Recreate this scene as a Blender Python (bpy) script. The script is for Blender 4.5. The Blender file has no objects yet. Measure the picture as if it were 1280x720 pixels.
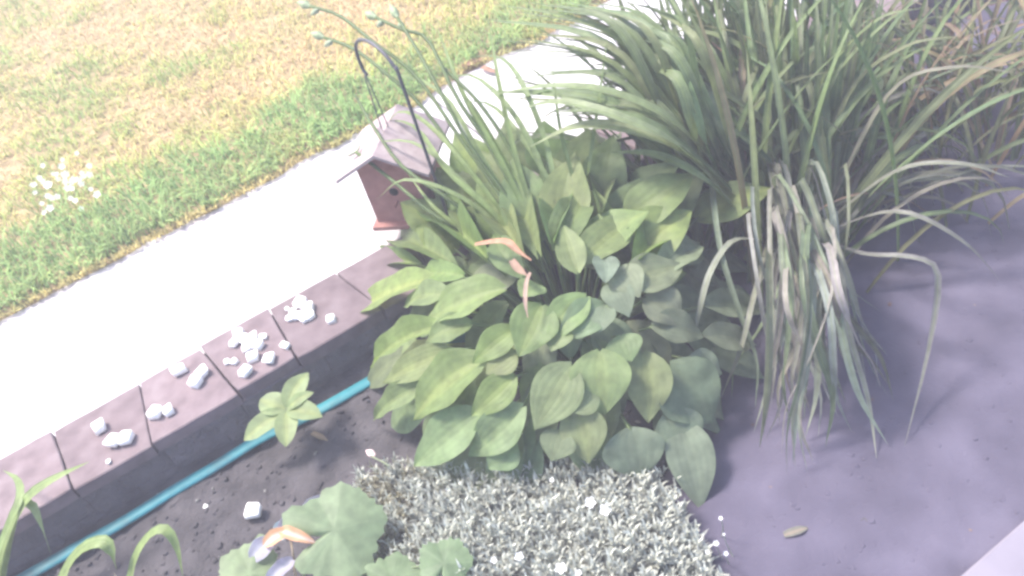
import bpy, math, random
import numpy as np
from mathutils import Vector, Matrix

random.seed(11)
rng = np.random.default_rng(11)
scene = bpy.context.scene
COL = scene.collection

# ------------------------------------------------------------------ camera
PITCH, ROLL, CAM_H, FPX = math.radians(42.0), math.radians(17.0), 2.40, 1100.0
fwd = Vector((0, math.cos(PITCH), -math.sin(PITCH)))
_r0 = Vector((1, 0, 0)); _u0 = _r0.cross(fwd)
RIGHT = _r0 * math.cos(ROLL) - _u0 * math.sin(ROLL)
UP = _r0 * math.sin(ROLL) + _u0 * math.cos(ROLL)
EYE = Vector((0, 0, CAM_H))
cam_data = bpy.data.cameras.new('camera')
cam_data.sensor_width = 36.0
cam_data.lens = FPX / 1280.0 * 36.0
cam_data.clip_start, cam_data.clip_end = 0.05, 1000.0
cam = bpy.data.objects.new('camera', cam_data)
m3 = Matrix((RIGHT, UP, -fwd)).transposed()
cam.matrix_world = Matrix.Translation(EYE) @ m3.to_4x4()
COL.objects.link(cam)
scene.camera = cam

# ------------------------------------------------------------------ light
SUN_DIR = Vector((-0.62, 0.42, 0.0)).normalized() * math.cos(math.radians(60)) + Vector((0, 0, math.sin(math.radians(60))))
world = bpy.data.worlds.new('World'); scene.world = world; world.use_nodes = True
wn = world.node_tree.nodes; wl = world.node_tree.links
bg = wn['Background']
sky = wn.new('ShaderNodeTexSky'); sky.sky_type = 'NISHITA'; sky.sun_disc = False
sky.sun_elevation = math.radians(60); sky.sun_rotation = math.atan2(SUN_DIR.x, SUN_DIR.y)
sky.air_density = 1.0; sky.dust_density = 3.0
wl.new(sky.outputs[0], bg.inputs[0]); bg.inputs[1].default_value = 0.15
sun_data = bpy.data.lights.new('sun', 'SUN'); sun_data.energy = 2.3; sun_data.angle = math.radians(12.0)
sun_data.color = (1.0, 0.95, 0.88)
sun = bpy.data.objects.new('sun', sun_data)
sun.rotation_euler = SUN_DIR.to_track_quat('Z', 'Y').to_euler()
sun.location = (-6, 5, 10)
COL.objects.link(sun)

vs = scene.view_settings
vs.view_transform = 'Standard'; vs.look = 'None'; vs.exposure = 1.8; vs.gamma = 1.0; vs.use_curve_mapping = False
scene.render.engine = 'CYCLES'
scene.cycles.use_denoising = True
scene.cycles.max_bounces = 6
scene.cycles.filter_width = 2.9

# ------------------------------------------------------------------ helpers
def ray(px, py):
    return (fwd * FPX + RIGHT * (px - 640) - UP * (py - 360)).normalized()

def at(px, py, z=0.0):
    d = ray(px, py)
    return EYE + d * ((z - CAM_H) / d.z)

def link(o, parent=None):
    COL.objects.link(o)
    if parent is not None:
        o.parent = parent
        if parent.type == 'MESH':      # a sub-part: its part's own placement is undone, shapes are in world space
            o.matrix_parent_inverse = WORLD.get(parent.name, Matrix()).inverted()
        else:
            o.matrix_parent_inverse = Matrix.Translation(parent.location).inverted()
    return o
WORLD = {}

def mesh(name, verts, faces, smooth=True, uvs=None):
    me = bpy.data.meshes.new(name)
    me.from_pydata([tuple(v) for v in verts], [], faces)
    if uvs is not None:
        lay = me.uv_layers.new(name='UVMap')
        idx = np.empty(len(me.loops), dtype=np.int32); me.loops.foreach_get('vertex_index', idx)
        lay.data.foreach_set('uv', np.asarray(uvs, dtype=np.float32)[idx].ravel())
    if smooth:
        me.polygons.foreach_set('use_smooth', [True] * len(me.polygons))
    me.update()
    return me

def obj(name, me, mat=None, parent=None):
    o = bpy.data.objects.new(name, me)
    if mat is not None and len(me.materials) == 0:
        me.materials.append(mat)
    return link(o, parent)

def tag(o, label=None, cat=None, group=None, kind=None):
    if label: o['label'] = label
    if cat: o['category'] = cat
    if group: o['group'] = group
    if kind: o['kind'] = kind
    return o

def empty(name, loc, label, cat, group=None):
    o = bpy.data.objects.new(name, None)
    o.location = loc; o.empty_display_size = 0.05
    COL.objects.link(o)
    return tag(o, label, cat, group)

class MB:
    """collects simple solids into one mesh"""
    def __init__(s): s.v = []; s.f = []
    def add(s, vs_, fs_):
        n = len(s.v); s.v += [Vector(v) for v in vs_]; s.f += [tuple(i + n for i in f) for f in fs_]
    def prism(s, poly, z0, z1, bev=0.0):
        n = len(poly)
        c = Vector((sum(p[0] for p in poly) / n, sum(p[1] for p in poly) / n, 0))
        rings = []
        if bev:
            ins = []
            for p in poly:
                q = Vector((p[0], p[1], 0)); d = (c - q); ins.append(q + d.normalized() * bev * 1.3)
            rings = [[(p[0], p[1], z0) for p in poly], [(p[0], p[1], z1 - bev) for p in poly], [(q.x, q.y, z1) for q in ins]]
        else:
            rings = [[(p[0], p[1], z0) for p in poly], [(p[0], p[1], z1) for p in poly]]
        vv = [v for r in rings for v in r]; ff = []
        for k in range(len(rings) - 1):
            for i in range(n):
                j = (i + 1) % n
                ff.append((k * n + i, k * n + j, (k + 1) * n + j, (k + 1) * n + i))
        ff.append(tuple((len(rings) - 1) * n + i for i in range(n)))
        ff.append(tuple(reversed(range(n))))
        s.add(vv, ff)
    def box(s, c, sx, sy, sz, M=None):
        vv = [Vector((x * sx / 2, y * sy / 2, z * sz / 2)) for x in (-1, 1) for y in (-1, 1) for z in (-1, 1)]
        if M is not None: vv = [M @ v for v in vv]
        vv = [Vector(c) + v for v in vv]
        s.add(vv, [(0, 1, 3, 2), (4, 6, 7, 5), (0, 4, 5, 1), (2, 3, 7, 6), (0, 2, 6, 4), (1, 5, 7, 3)])
    def tube(s, pts, rad, sides=6):
        pts = [Vector(p) for p in pts]; n = len(pts)
        if not hasattr(rad, '__len__'): rad = [rad] * n
        vv = []; ff = []; ref = Vector((0.13, 0.27, 0.95))
        for i, p in enumerate(pts):
            t = (pts[min(i + 1, n - 1)] - pts[max(i - 1, 0)]).normalized()
            a = t.cross(ref)
            if a.length < 1e-3: a = t.cross(Vector((1, 0, 0)))
            a.normalize(); b = t.cross(a)
            for k in range(sides):
                an = 2 * math.pi * k / sides
                vv.append(p + (a * math.cos(an) + b * math.sin(an)) * rad[i])
        for i in range(n - 1):
            for k in range(sides):
                k2 = (k + 1) % sides
                ff.append((i * sides + k, i * sides + k2, (i + 1) * sides + k2, (i + 1) * sides + k))
        ff.append(tuple(range(sides))); ff.append(tuple((n - 1) * sides + k for k in range(sides)))
        s.add(vv, ff)
    def build(s, name, mat, parent=None, smooth=False):
        return obj(name, mesh(name, s.v, s.f, smooth), mat, parent)

def spline(pts, n):
    """Catmull-Rom through points"""
    P = [Vector(p) for p in pts]
    P = [P[0] * 2 - P[1]] + P + [P[-1] * 2 - P[-2]]
    out = []
    segs = len(P) - 3
    for i in range(n):
        x = i / (n - 1) * segs; k = min(int(x), segs - 1); t = x - k
        a, b, c, d = P[k:k + 4]
        out.append(0.5 * ((2 * b) + (c - a) * t + (2 * a - 5 * b + 4 * c - d) * t * t + (3 * b - a - 3 * c + d) * t ** 3))
    return out

def vnoise(x, y, scale, seed=0):
    """smooth value noise, numpy"""
    x = np.asarray(x) * scale; y = np.asarray(y) * scale
    xi = np.floor(x).astype(np.int64); yi = np.floor(y).astype(np.int64); fx = x - xi; fy = y - yi
    def h(a, b):
        n = (a * 374761393 + b * 668265263 + seed * 1274126177) & 0x7fffffff
        n = ((n ^ (n >> 13)) * 1274126177) & 0x7fffffff
        return ((n ^ (n >> 16)) & 0xffff) / 65535.0
    sx = fx * fx * (3 - 2 * fx); sy = fy * fy * (3 - 2 * fy)
    return (h(xi, yi) * (1 - sx) + h(xi + 1, yi) * sx) * (1 - sy) + (h(xi, yi + 1) * (1 - sx) + h(xi + 1, yi + 1) * sx) * sy

# ------------------------------------------------------------------ materials
def newmat(name):
    m = bpy.data.materials.new(name); m.use_nodes = True
    nt = m.node_tree; return m, nt, nt.nodes['Principled BSDF'], nt.nodes['Material Output']

def noise_mat(name, cols, scale=20, rough=0.9, bump=0.3, bscale=80, detail=6, spec=0.2, dist=0.01, scale2=None, cols2=None):
    """object-space noise between colours, plus fine relief"""
    m, nt, b, out = newmat(name)
    tc = nt.nodes.new('ShaderNodeTexCoord')
    geo = nt.nodes.new('ShaderNodeNewGeometry')
    n1 = nt.nodes.new('ShaderNodeTexNoise'); n1.inputs['Scale'].default_value = scale; n1.inputs['Detail'].default_value = detail
    nt.links.new(geo.outputs['Position'], n1.inputs['Vector'])
    cr = nt.nodes.new('ShaderNodeValToRGB')
    el = cr.color_ramp.elements
    while len(el) < len(cols): el.new(0.5)
    for i, c in enumerate(cols):
        el[i].position = 0.3 + 0.4 * i / max(1, len(cols) - 1); el[i].color = (*c, 1)
    nt.links.new(n1.outputs['Fac'], cr.inputs['Fac'])
    col = cr.outputs['Color']
    if scale2:
        n3 = nt.nodes.new('ShaderNodeTexNoise'); n3.inputs['Scale'].default_value = scale2; n3.inputs['Detail'].default_value = 3
        nt.links.new(geo.outputs['Position'], n3.inputs['Vector'])
        rp = nt.nodes.new('ShaderNodeValToRGB'); rp.color_ramp.elements[0].position = 0.5; rp.color_ramp.elements[1].position = 0.66
        nt.links.new(n3.outputs['Fac'], rp.inputs['Fac'])
        mx = nt.nodes.new('ShaderNodeMix'); mx.data_type = 'RGBA'
        nt.links.new(rp.outputs['Color'], mx.inputs['Factor']); nt.links.new(col, mx.inputs[6]); mx.inputs[7].default_value = (*cols2, 1)
        col = mx.outputs[2]
    nt.links.new(col, b.inputs['Base Color'])
    b.inputs['Roughness'].default_value = rough; b.inputs['Specular IOR Level'].default_value = spec
    if bump:
        n2 = nt.nodes.new('ShaderNodeTexNoise'); n2.inputs['Scale'].default_value = bscale; n2.inputs['Detail'].default_value = 8
        nt.links.new(geo.outputs['Position'], n2.inputs['Vector'])
        bp = nt.nodes.new('ShaderNodeBump'); bp.inputs['Strength'].default_value = bump; bp.inputs['Distance'].default_value = dist
        nt.links.new(n2.outputs['Fac'], bp.inputs['Height']); nt.links.new(bp.outputs['Normal'], b.inputs['Normal'])
    return m

def per_piece(m, lo, hi):
    nt = m.node_tree; b = nt.nodes['Principled BSDF']; src = b.inputs['Base Color'].links[0].from_socket
    oi = nt.nodes.new('ShaderNodeObjectInfo'); mr = nt.nodes.new('ShaderNodeMapRange'); nt.links.new(oi.outputs['Random'], mr.inputs['Value'])
    mr.inputs['To Min'].default_value = lo; mr.inputs['To Max'].default_value = hi
    hs = nt.nodes.new('ShaderNodeHueSaturation'); nt.links.new(src, hs.inputs['Color']); nt.links.new(mr.outputs[0], hs.inputs['Value'])
    nt.links.new(hs.outputs[0], b.inputs['Base Color'])

def leaf_mat(name, veins=7.0, mid=(0.30, 0.33, 0.10), midw=0.25, transl=0.35, rough=0.55, spec=0.28, bump=0.09):
    """colour from the object's colour; paler centre stripe, parallel veins as relief; light shines through"""
    m, nt, b, out = newmat(name)
    N, L = nt.nodes, nt.links
    oi = N.new('ShaderNodeObjectInfo'); uv = N.new('ShaderNodeUVMap'); uv.uv_map = 'UVMap'
    sep = N.new('ShaderNodeSeparateXYZ'); L.new(uv.outputs[0], sep.inputs[0])
    ctr = N.new('ShaderNodeMath'); ctr.operation = 'SUBTRACT'; L.new(sep.outputs[0], ctr.inputs[0]); ctr.inputs[1].default_value = 0.5
    ab = N.new('ShaderNodeMath'); ab.operation = 'ABSOLUTE'; L.new(ctr.outputs[0], ab.inputs[0])
    geo = N.new('ShaderNodeNewGeometry')
    no = N.new('ShaderNodeTexNoise'); no.inputs['Scale'].default_value = 26; no.inputs['Detail'].default_value = 4
    L.new(geo.outputs['Position'], no.inputs['Vector'])
    # centre stripe, width varies by leaf through the alpha of the object's colour
    mr = N.new('ShaderNodeMapRange'); mr.interpolation_type = 'SMOOTHSTEP'
    L.new(ab.outputs[0], mr.inputs['Value']); mr.inputs['From Min'].default_value = 0.0; mr.inputs['From Max'].default_value = midw
    mr.inputs['To Min'].default_value = 1.0; mr.inputs['To Max'].default_value = 0.0
    ml = N.new('ShaderNodeMath'); ml.operation = 'MULTIPLY'; L.new(mr.outputs[0], ml.inputs[0]); L.new(oi.outputs['Alpha'], ml.inputs[1])
    mx = N.new('ShaderNodeMix'); mx.data_type = 'RGBA'
    L.new(ml.outputs[0], mx.inputs['Factor']); L.new(oi.outputs['Color'], mx.inputs[6]); mx.inputs[7].default_value = (*mid, 1)
    hs = N.new('ShaderNodeHueSaturation'); L.new(mx.outputs[2], hs.inputs['Color'])
    vr = N.new('ShaderNodeMapRange'); L.new(no.outputs['Fac'], vr.inputs['Value'])
    vr.inputs['From Min'].default_value = 0.3; vr.inputs['From Max'].default_value = 0.7
    vr.inputs['To Min'].default_value = 0.8; vr.inputs['To Max'].default_value = 1.2
    L.new(vr.outputs[0], hs.inputs['Value'])
    L.new(hs.outputs[0], b.inputs['Base Color'])
    b.inputs['Roughness'].default_value = rough; b.inputs['Specular IOR Level'].default_value = spec
    if bump:
        sn = N.new('ShaderNodeMath'); sn.operation = 'MULTIPLY'; L.new(ab.outputs[0], sn.inputs[0]); sn.inputs[1].default_value = veins * 2 * math.pi
        cs = N.new('ShaderNodeMath'); cs.operation = 'COSINE'; L.new(sn.outputs[0], cs.inputs[0])
        bp = N.new('ShaderNodeBump'); bp.inputs['Strength'].default_value = bump; bp.inputs['Distance'].default_value = 0.004
        L.new(cs.outputs[0], bp.inputs['Height']); L.new(bp.outputs['Normal'], b.inputs['Normal'])
    tr = N.new('ShaderNodeBsdfTranslucent')
    h2 = N.new('ShaderNodeHueSaturation'); L.new(hs.outputs[0], h2.inputs['Color']); h2.inputs['Saturation'].default_value = 1.25; h2.inputs['Value'].default_value = 1.6
    L.new(h2.outputs[0], tr.inputs['Color'])
    ms = N.new('ShaderNodeMixShader'); ms.inputs[0].default_value = transl
    L.new(b.outputs[0], ms.inputs[1]); L.new(tr.outputs[0], ms.inputs[2]); L.new(ms.outputs[0], out.inputs['Surface'])
    return m

def attr_mat(name, rough=0.8, transl=0.3, spec=0.15):
    """colour from the mesh's colour attribute (stuff made of many blades)"""
    m, nt, b, out = newmat(name)
    N, L = nt.nodes, nt.links
    a = N.new('ShaderNodeAttribute'); a.attribute_name = 'tint'
    L.new(a.outputs['Color'], b.inputs['Base Color']); b.inputs['Roughness'].default_value = rough; b.inputs['Specular IOR Level'].default_value = spec
    tr = N.new('ShaderNodeBsdfTranslucent'); L.new(a.outputs['Color'], tr.inputs['Color'])
    ms = N.new('ShaderNodeMixShader'); ms.inputs[0].default_value = transl
    L.new(b.outputs[0], ms.inputs[1]); L.new(tr.outputs[0], ms.inputs[2]); L.new(ms.outputs[0], out.inputs['Surface'])
    return m

M_SOIL = noise_mat('soil', [(0.042, 0.038, 0.041), (0.062, 0.056, 0.060), (0.085, 0.077, 0.083)], 9, 0.95, 0.7, 70, dist=0.012)
M_VEIL_SOIL = noise_mat('veil_tinted_soil', [(0.060, 0.053, 0.078), (0.078, 0.069, 0.100), (0.100, 0.089, 0.126)], 5, 0.95, 0.4, 90, dist=0.006)  # right-hand ground tinted lilac in place of the window's reflected veil
M_SLAB = noise_mat('slab_concrete', [(0.17, 0.155, 0.19), (0.21, 0.19, 0.23)], 6, 0.9, 0.15, 150, dist=0.003)
M_WALK = noise_mat('concrete_walk', [(0.38, 0.355, 0.365), (0.46, 0.435, 0.445), (0.52, 0.495, 0.505)], 5, 0.9, 0.25, 150, dist=0.004, scale2=2.3, cols2=(0.38, 0.34, 0.335))
M_CAP = noise_mat('cap_concrete', [(0.122, 0.092, 0.097), (0.155, 0.118, 0.124), (0.185, 0.146, 0.152)], 14, 0.92, 0.5, 160, dist=0.004)
M_BLOCK = noise_mat('block_concrete', [(0.10, 0.085, 0.092), (0.15, 0.13, 0.14)], 12, 0.95, 0.9, 60, dist=0.02)
M_TURF = noise_mat('turf', [(0.20, 0.15, 0.08), (0.30, 0.22, 0.12), (0.38, 0.28, 0.17)], 14, 0.95, 0.6, 90, dist=0.02)
M_HOSE = noise_mat('teal_hose', [(0.022, 0.155, 0.185), (0.03, 0.20, 0.235)], 30, 0.5, 0.2, 120, spec=0.3, dist=0.003, scale2=7, cols2=(0.045, 0.125, 0.14))
M_BREAD = noise_mat('bread', [(0.84, 0.81, 0.78), (0.92, 0.90, 0.88)], 60, 0.95, 0.5, 220, dist=0.004)
M_METAL = noise_mat('dark_iron', [(0.045, 0.045, 0.055), (0.075, 0.072, 0.085)], 40, 0.5, 0.1, 300, spec=0.4, dist=0.001)
M_ROOF = noise_mat('weathered_roof_board', [(0.24, 0.19, 0.195), (0.31, 0.25, 0.25), (0.36, 0.30, 0.295)], 22, 0.85, 0.4, 90, dist=0.003)
M_CEDAR = noise_mat('reddish_board', [(0.22, 0.105, 0.090), (0.31, 0.155, 0.13)], 25, 0.8, 0.4, 90, dist=0.003)
M_DARKHOLE = noise_mat('dark_hole', [(0.01, 0.009, 0.009), (0.015, 0.013, 0.012)], 10, 1.0, 0.0)
M_MULCH = noise_mat('mulch', [(0.07, 0.045, 0.040), (0.12, 0.075, 0.068), (0.20, 0.16, 0.15)], 60, 0.95, 0.3, 200, dist=0.003)
M_PEBBLE = noise_mat('pebble', [(0.10, 0.095, 0.09), (0.22, 0.21, 0.20)], 40, 0.9, 0.3, 200, dist=0.003)
per_piece(M_CAP, .86, 1.14); per_piece(M_BLOCK, .85, 1.15)
M_HOSTA = leaf_mat('hosta_leaf')
M_BLADE = leaf_mat('strap_blade', veins=4, mid=(0.20, 0.25, 0.10), midw=0.12, transl=0.3, rough=0.4, bump=0.3)
M_LOBED = leaf_mat('lobed_leaf', veins=3, mid=(0.20, 0.26, 0.15), midw=0.04, transl=0.3, rough=0.55, bump=0.0)
M_STEM = leaf_mat('green_stem', bump=0, transl=0.1)
M_DRY = leaf_mat('dry_plant_matter', mid=(0.42, 0.32, 0.24), midw=0.35, transl=0.2, rough=0.9, spec=.1, bump=0.5)
M_PETAL = leaf_mat('petal', mid=(0.75, 0.72, 0.70), midw=0.3, transl=0.35, rough=0.6, bump=0.2)
M_GRASS = attr_mat('grass_blades')
M_SILVER = attr_mat('silver_foliage', rough=0.7, transl=0.15)

# ------------------------------------------------------------------ setting
# the walk runs along UAX; everything is laid out from the line where cap stones meet the walk
ANG = math.radians(20.2)
UAX = Vector((math.cos(ANG), math.sin(ANG), 0)); VAX = Vector((-math.sin(ANG), math.cos(ANG), 0))   # VAX points to the lawn
O0 = at(250, 435, 0.20); O0.z = 0
def W(u, v, z=0.0): return O0 + UAX * u + VAX * v + Vector((0, 0, z))
Z_CAP, Z_WALK, Z_LAWN = 0.20, 0.165, 0.175
WALK_W, CAP_W = 0.97, 0.355

# ground reaching the horizon
g = MB(); g.add([(-80, -80, -0.10), (80, -80, -0.10), (80, 80, -0.10), (-80, 80, -0.10)], [(0, 1, 2, 3)])
tag(g.build('ground', M_SOIL), kind='structure')

# garden soil, uneven
def height_grid(name, x0, x1, y0, y1, step, zf, mat, keep=None):
    xs = np.arange(x0, x1, step); ys = np.arange(y0, y1, step)
    X, Y = np.meshgrid(xs, ys); Z = zf(X, Y)
    V = np.stack([X, Y, Z], -1).reshape(-1, 3); nx = len(xs); F = []
    for j in range(len(ys) - 1):
        for i in range(nx - 1):
            a = j * nx + i
            if keep is None or keep(X[j, i], Y[j, i]): F.append((a, a + 1, a + nx + 1, a + nx))
    return obj(name, mesh(name, V, F), mat)
def soil_z(X, Y):
    return (vnoise(X, Y, 3, 1) - .5) * .03 + (vnoise(X, Y, 14, 2) - .5) * .014 + (vnoise(X, Y, 45, 3) - .5) * .014
n_w = (VAX.x, VAX.y); c_w = O0.x * VAX.x + O0.y * VAX.y
tag(height_grid('soil', -3.0, 4.6, 0.0, 5.6, 0.02, soil_z, M_SOIL, lambda x, y: x * n_w[0] + y * n_w[1] - c_w < -0.02), kind='structure')

# bed ground at the right, window reflection's lilac veil put into its colour
E0, E1 = at(830, 740), at(880, 430)
def strip_edge(y):  # x where the strip starts for a given y
    t = (y - E0.y) / (E1.y - E0.y); return E0.x + (E1.x - E0.x) * t
def veil_ground_z(X, Y):
    d = X - np.vectorize(strip_edge)(Y) - (vnoise(X, Y, 5, 8) - .5) * .25
    return soil_z(X, Y) * .35 + np.clip(d * .25, -.03, .022) + (vnoise(X, Y, 60, 9) - .5) * .006
tag(height_grid('veil_tinted_ground', 0.2, 4.6, 0.3, 3.6, 0.025, veil_ground_z, M_VEIL_SOIL), kind='structure')

# walk
walk = empty('sidewalk', W(0, 0.5, Z_WALK), None, None); tag(walk, kind='structure')
rnd = random.Random(4)
u = -7.9
while u < 12:
    b = MB(); L_ = 3.15
    n = 24; top = []
    poly = [(W(u + .006, .0)), W(u + L_ - .006, .0), W(u + L_ - .006, WALK_W + .03), W(u + .006, WALK_W + .03)]
    b.prism([(p.x, p.y) for p in poly], 0.03, Z_WALK + rnd.uniform(-.002, .002), .008)
    b.build('concrete_slab', M_WALK, walk)
    u += L_

# retaining wall: cap stones over two courses of blocks
wall = empty('retaining_wall', W(0, -CAP_W / 2, 0), 'low pinkish-grey concrete block wall with cap stones beside the pale walk', 'wall')
# joints on the walk side (u) and on the bed side; the stones are slightly tapered
outer = [-2.60, -2.26, -1.95, -1.60, -1.27, -0.93, -0.60, -0.255, 0.0, 0.30, 0.60, 0.93, 1.25, 1.58, 1.90, 2.22, 2.55, 2.9, 3.2, 3.55, 3.9]
inner = [-2.63, -2.20, -1.99, -1.55, -1.30, -0.86, -0.58, -0.29, 0.05, 0.29, 0.66, 0.90, 1.30, 1.55, 1.95, 2.20, 2.60, 2.87, 3.25, 3.50, 3.95]
for i in range(len(outer) - 1):
    b = MB(); dv = rnd.uniform(-.006, .006) + (0.014 if i == 8 else 0); dz = rnd.uniform(-.003, .003)
    cs = [W(inner[i] + .0015, -CAP_W + dv), W(inner[i + 1] - .0015, -CAP_W + dv + rnd.uniform(-.004, .004)), W(outer[i + 1] - .0015, dv - .004), W(outer[i] + .0015, dv - .004)]
    poly = []
    for k in range(4):   # worn, slightly uneven rims
        a_, b_ = cs[k], cs[(k + 1) % 4]; mids = 6
        for q in range(mids):
            c_ = a_ + (b_ - a_) * (q / mids); ctr_ = (cs[0] + cs[2]) / 2
            poly.append(c_ + (ctr_ - c_).normalized() * (rnd.uniform(0, .0022) + (.006 * rnd.random() if q == 0 else 0)))
    b.prism([(p.x, p.y) for p in poly], Z_CAP - .055, Z_CAP + dz, .0035)
    b.build('cap_stone', M_CAP, wall)
for c in range(2):
    u = -2.7 + c * .17
    while u < 3.9:
        L_ = rnd.uniform(.30, .36); b = MB(); dv = rnd.uniform(-.006, .006)
        poly = [W(u + .0015, -CAP_W + .014 + dv), W(u + L_ - .0015, -CAP_W + .014 + dv), W(u + L_ - .0015, -.03), W(u + .0015, -.03)]
        b.prism([(p.x, p.y) for p in poly], -.05 + c * .0985, -.05 + (c + 1) * .0985 - .001)
        b.build('wall_block', M_BLOCK, wall); u += L_

# lawn sheet with a crumbly edge over the walk
V = []; F = []
us = np.arange(-9, 14.01, .05); vsx = [0, .04, .1, .25, .6, 1.5, 4, 12, 60]
for i, uu in enumerate(us):
    e = WALK_W + (float(vnoise(uu, 0, 2.2, 5)) - .5) * .10 + (float(vnoise(uu, 0, 9, 6)) - .5) * .05
    for j, vv in enumerate(vsx):
        z = Z_WALK - .01 if j == 0 else Z_LAWN + .012 * min(1, j / 2) + (float(vnoise(uu, vv, 4, 7)) - .5) * .02
        V.append(W(uu, e + vv, z))
nv = len(vsx)
for i in range(len(us) - 1):
    for j in range(nv - 1):
        a = i * nv + j; F.append((a, a + nv, a + nv + 1, a + 1))
lawn = obj('lawn', mesh('lawn', V, F), M_TURF); tag(lawn, kind='structure')

def blades_mesh(name, P, H, Wd, lean, az, colr, mat, bend=.5):
    """many grass blades: two-segment tapered, in one mesh with a colour attribute"""
    n = len(P); ca, sa = np.cos(az), np.sin(az)
    side = np.stack([-sa, ca, np.zeros(n)], -1); out = np.stack([ca, sa, np.zeros(n)], -1); upv = np.array([0, 0, 1.0])
    p1 = P + upv * (H * .55)[:, None] + out * (lean * H * .3)[:, None]
    p2 = P + upv * (H * (1 - lean * bend * .5))[:, None] + out * (lean * H)[:, None]
    w = Wd[:, None] / 2
    V = np.stack([P - side * w, P + side * w, p1 - side * w * .8, p1 + side * w * .8, p2], 1).reshape(-1, 3)
    me = bpy.data.meshes.new(name)
    me.vertices.add(n * 5); me.vertices.foreach_set('co', V.astype(np.float32).ravel())
    base = (np.arange(n) * 5)[:, None]
    loops = np.concatenate([base + np.array([[0, 1, 3, 2]]), base + np.array([[2, 3, 4]])], 1).ravel()
    me.loops.add(n * 7); me.loops.foreach_set('vertex_index', loops.astype(np.int32))
    me.polygons.add(n * 2)
    st = np.stack([np.arange(n) * 7, np.arange(n) * 7 + 4], 1).ravel(); tot = np.tile([4, 3], n)
    me.polygons.foreach_set('loop_start', st.astype(np.int32)); me.polygons.foreach_set('loop_total', tot.astype(np.int32))
    me.update(calc_edges=True)
    ca_ = me.color_attributes.new('tint', 'FLOAT_COLOR', 'POINT')
    c4 = np.concatenate([colr, np.ones((n, 1))], 1); ca_.data.foreach_set('color', np.repeat(c4, 5, 0).astype(np.float32).ravel())
    return obj(name, me, mat)

def pal(cols, t, jitter=.12):
    cols = np.array(cols); k = len(cols) - 1
    x = np.clip(t, 0, .9999) * k; i = x.astype(int); f = (x - i)[:, None]
    c = cols[i] * (1 - f) + cols[i + 1] * f
    return c * (1 + rng.normal(0, jitter, (len(t), 1)))

# grass: what the picture can see of the lawn, denser near
NG = 150000
uu = rng.uniform(-4.2, 7.0, NG); vv = WALK_W - .05 + rng.uniform(0, 1, NG) ** 1.35 * 5.2
edge = WALK_W + (vnoise(uu, 0 * uu, 2.2, 5) - .5) * .10 + (vnoise(uu, 0 * uu, 9, 6) - .5) * .05
ok = vv > edge - .015
uu, vv, edge = uu[ok], vv[ok], edge[ok]; n = len(uu)
P = np.stack([O0.x + UAX.x * uu + VAX.x * vv, O0.y + UAX.y * uu + VAX.y * vv, np.full(n, Z_LAWN)], -1)
dist = vv - edge
big = vnoise(uu, vv, 1.6, 21) * .5 + vnoise(uu, vv, 6, 22) * .5
green = np.clip(1.35 - dist / .68, 0, 1) * (.55 + .6 * vnoise(uu, vv, 4, 23)) + np.clip((big - .34) * 2.4, 0, .75)
green = np.clip(green + rng.normal(0, .16, n), 0, 1)
crop = dist < .025 + .03 * vnoise(uu, vv, 7, 31)
green[crop] *= .25
H = rng.uniform(.025, .075, n) * (.8 + .7 * green); H[crop] *= .6
tuft = vnoise(uu, vv, 16, 41)
colr = pal([(.56, .44, .225), (.55, .485, .20), (.47, .47, .165), (.36, .43, .145), (.27, .38, .14)], green, .2)
colr *= (.86 + .3 * tuft)[:, None]; colr *= 1 + (vnoise(uu, vv, 3, 42) - .5)[:, None] * np.array([[.14, -.02, .10]])
bl = blades_mesh('grass', P, H, rng.uniform(.005, .011, n), rng.uniform(.2, 1.5, n), rng.uniform(0, 6.283, n), colr, M_GRASS)
tag(bl, 'dry straw-coloured lawn grass with a greener strip along the walk', 'grass', kind='stuff')

# ------------------------------------------------------------------ leaf shapes
def leaf_mesh(name, seed, fold=.16, droop=.22, wave=.02, ex0=.78, ex1=1.12, n=13, m=9, twist=0.0):
    r = random.Random(seed); V = []; U = []; F = []
    tm = ex0 / (ex0 + ex1); mxw = tm ** ex0 * (1 - tm) ** ex1
    ph = r.uniform(0, 6); ph2 = r.uniform(0, 6); bendx = r.uniform(-.06, .06)
    for i in range(n):
        t = i / (n - 1); tt = .01 + .985 * t
        w = .5 * tt ** ex0 * (1 - tt) ** ex1 / mxw
        for j in range(m):
            s = -1 + 2 * j / (m - 1)
            x = s * w + bendx * math.sin(math.pi * t)
            y = t - .05 * abs(s) * (1 - t)
            z = fold * abs(s) * w - droop * (t ** 2) + .045 * math.sin(math.pi * t) + wave * s * s * math.sin(14 * t + (ph if s > 0 else ph2)) + twist * s * w * t
            V.append((x, y, z)); U.append(((s + 1) / 2, t))
    for i in range(n - 1):
        for j in range(m - 1):
            a = i * m + j; F.append((a, a + 1, a + m + 1, a + m))
    return mesh(name, V, F, True, U)

HOSTA = [leaf_mesh('hosta_leaf_%d' % k, k, fold=.08 + .06 * (k % 3), droop=.03 + .05 * (k % 4), wave=.014 + .007 * (k % 3)) for k in range(8)]
for me in HOSTA: me.materials.append(M_HOSTA)

def place_leaf(name, me, base, tip, normal, width, parent, color):
    y = tip - base; L_ = y.length; y.normalize()
    x = y.cross(normal); x.normalize(); z = x.cross(y)
    M = Matrix(((x.x * width, y.x * L_, z.x * L_, base.x), (x.y * width, y.y * L_, z.y * L_, base.y), (x.z * width, y.z * L_, z.z * L_, base.z), (0, 0, 0, 1)))
    o = bpy.data.objects.new(name, me); COL.objects.link(o); o.color = color
    o.parent = parent; o.matrix_parent_inverse = Matrix.Translation(parent.location).inverted(); o.matrix_basis = M; WORLD[o.name] = M
    return o

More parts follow.
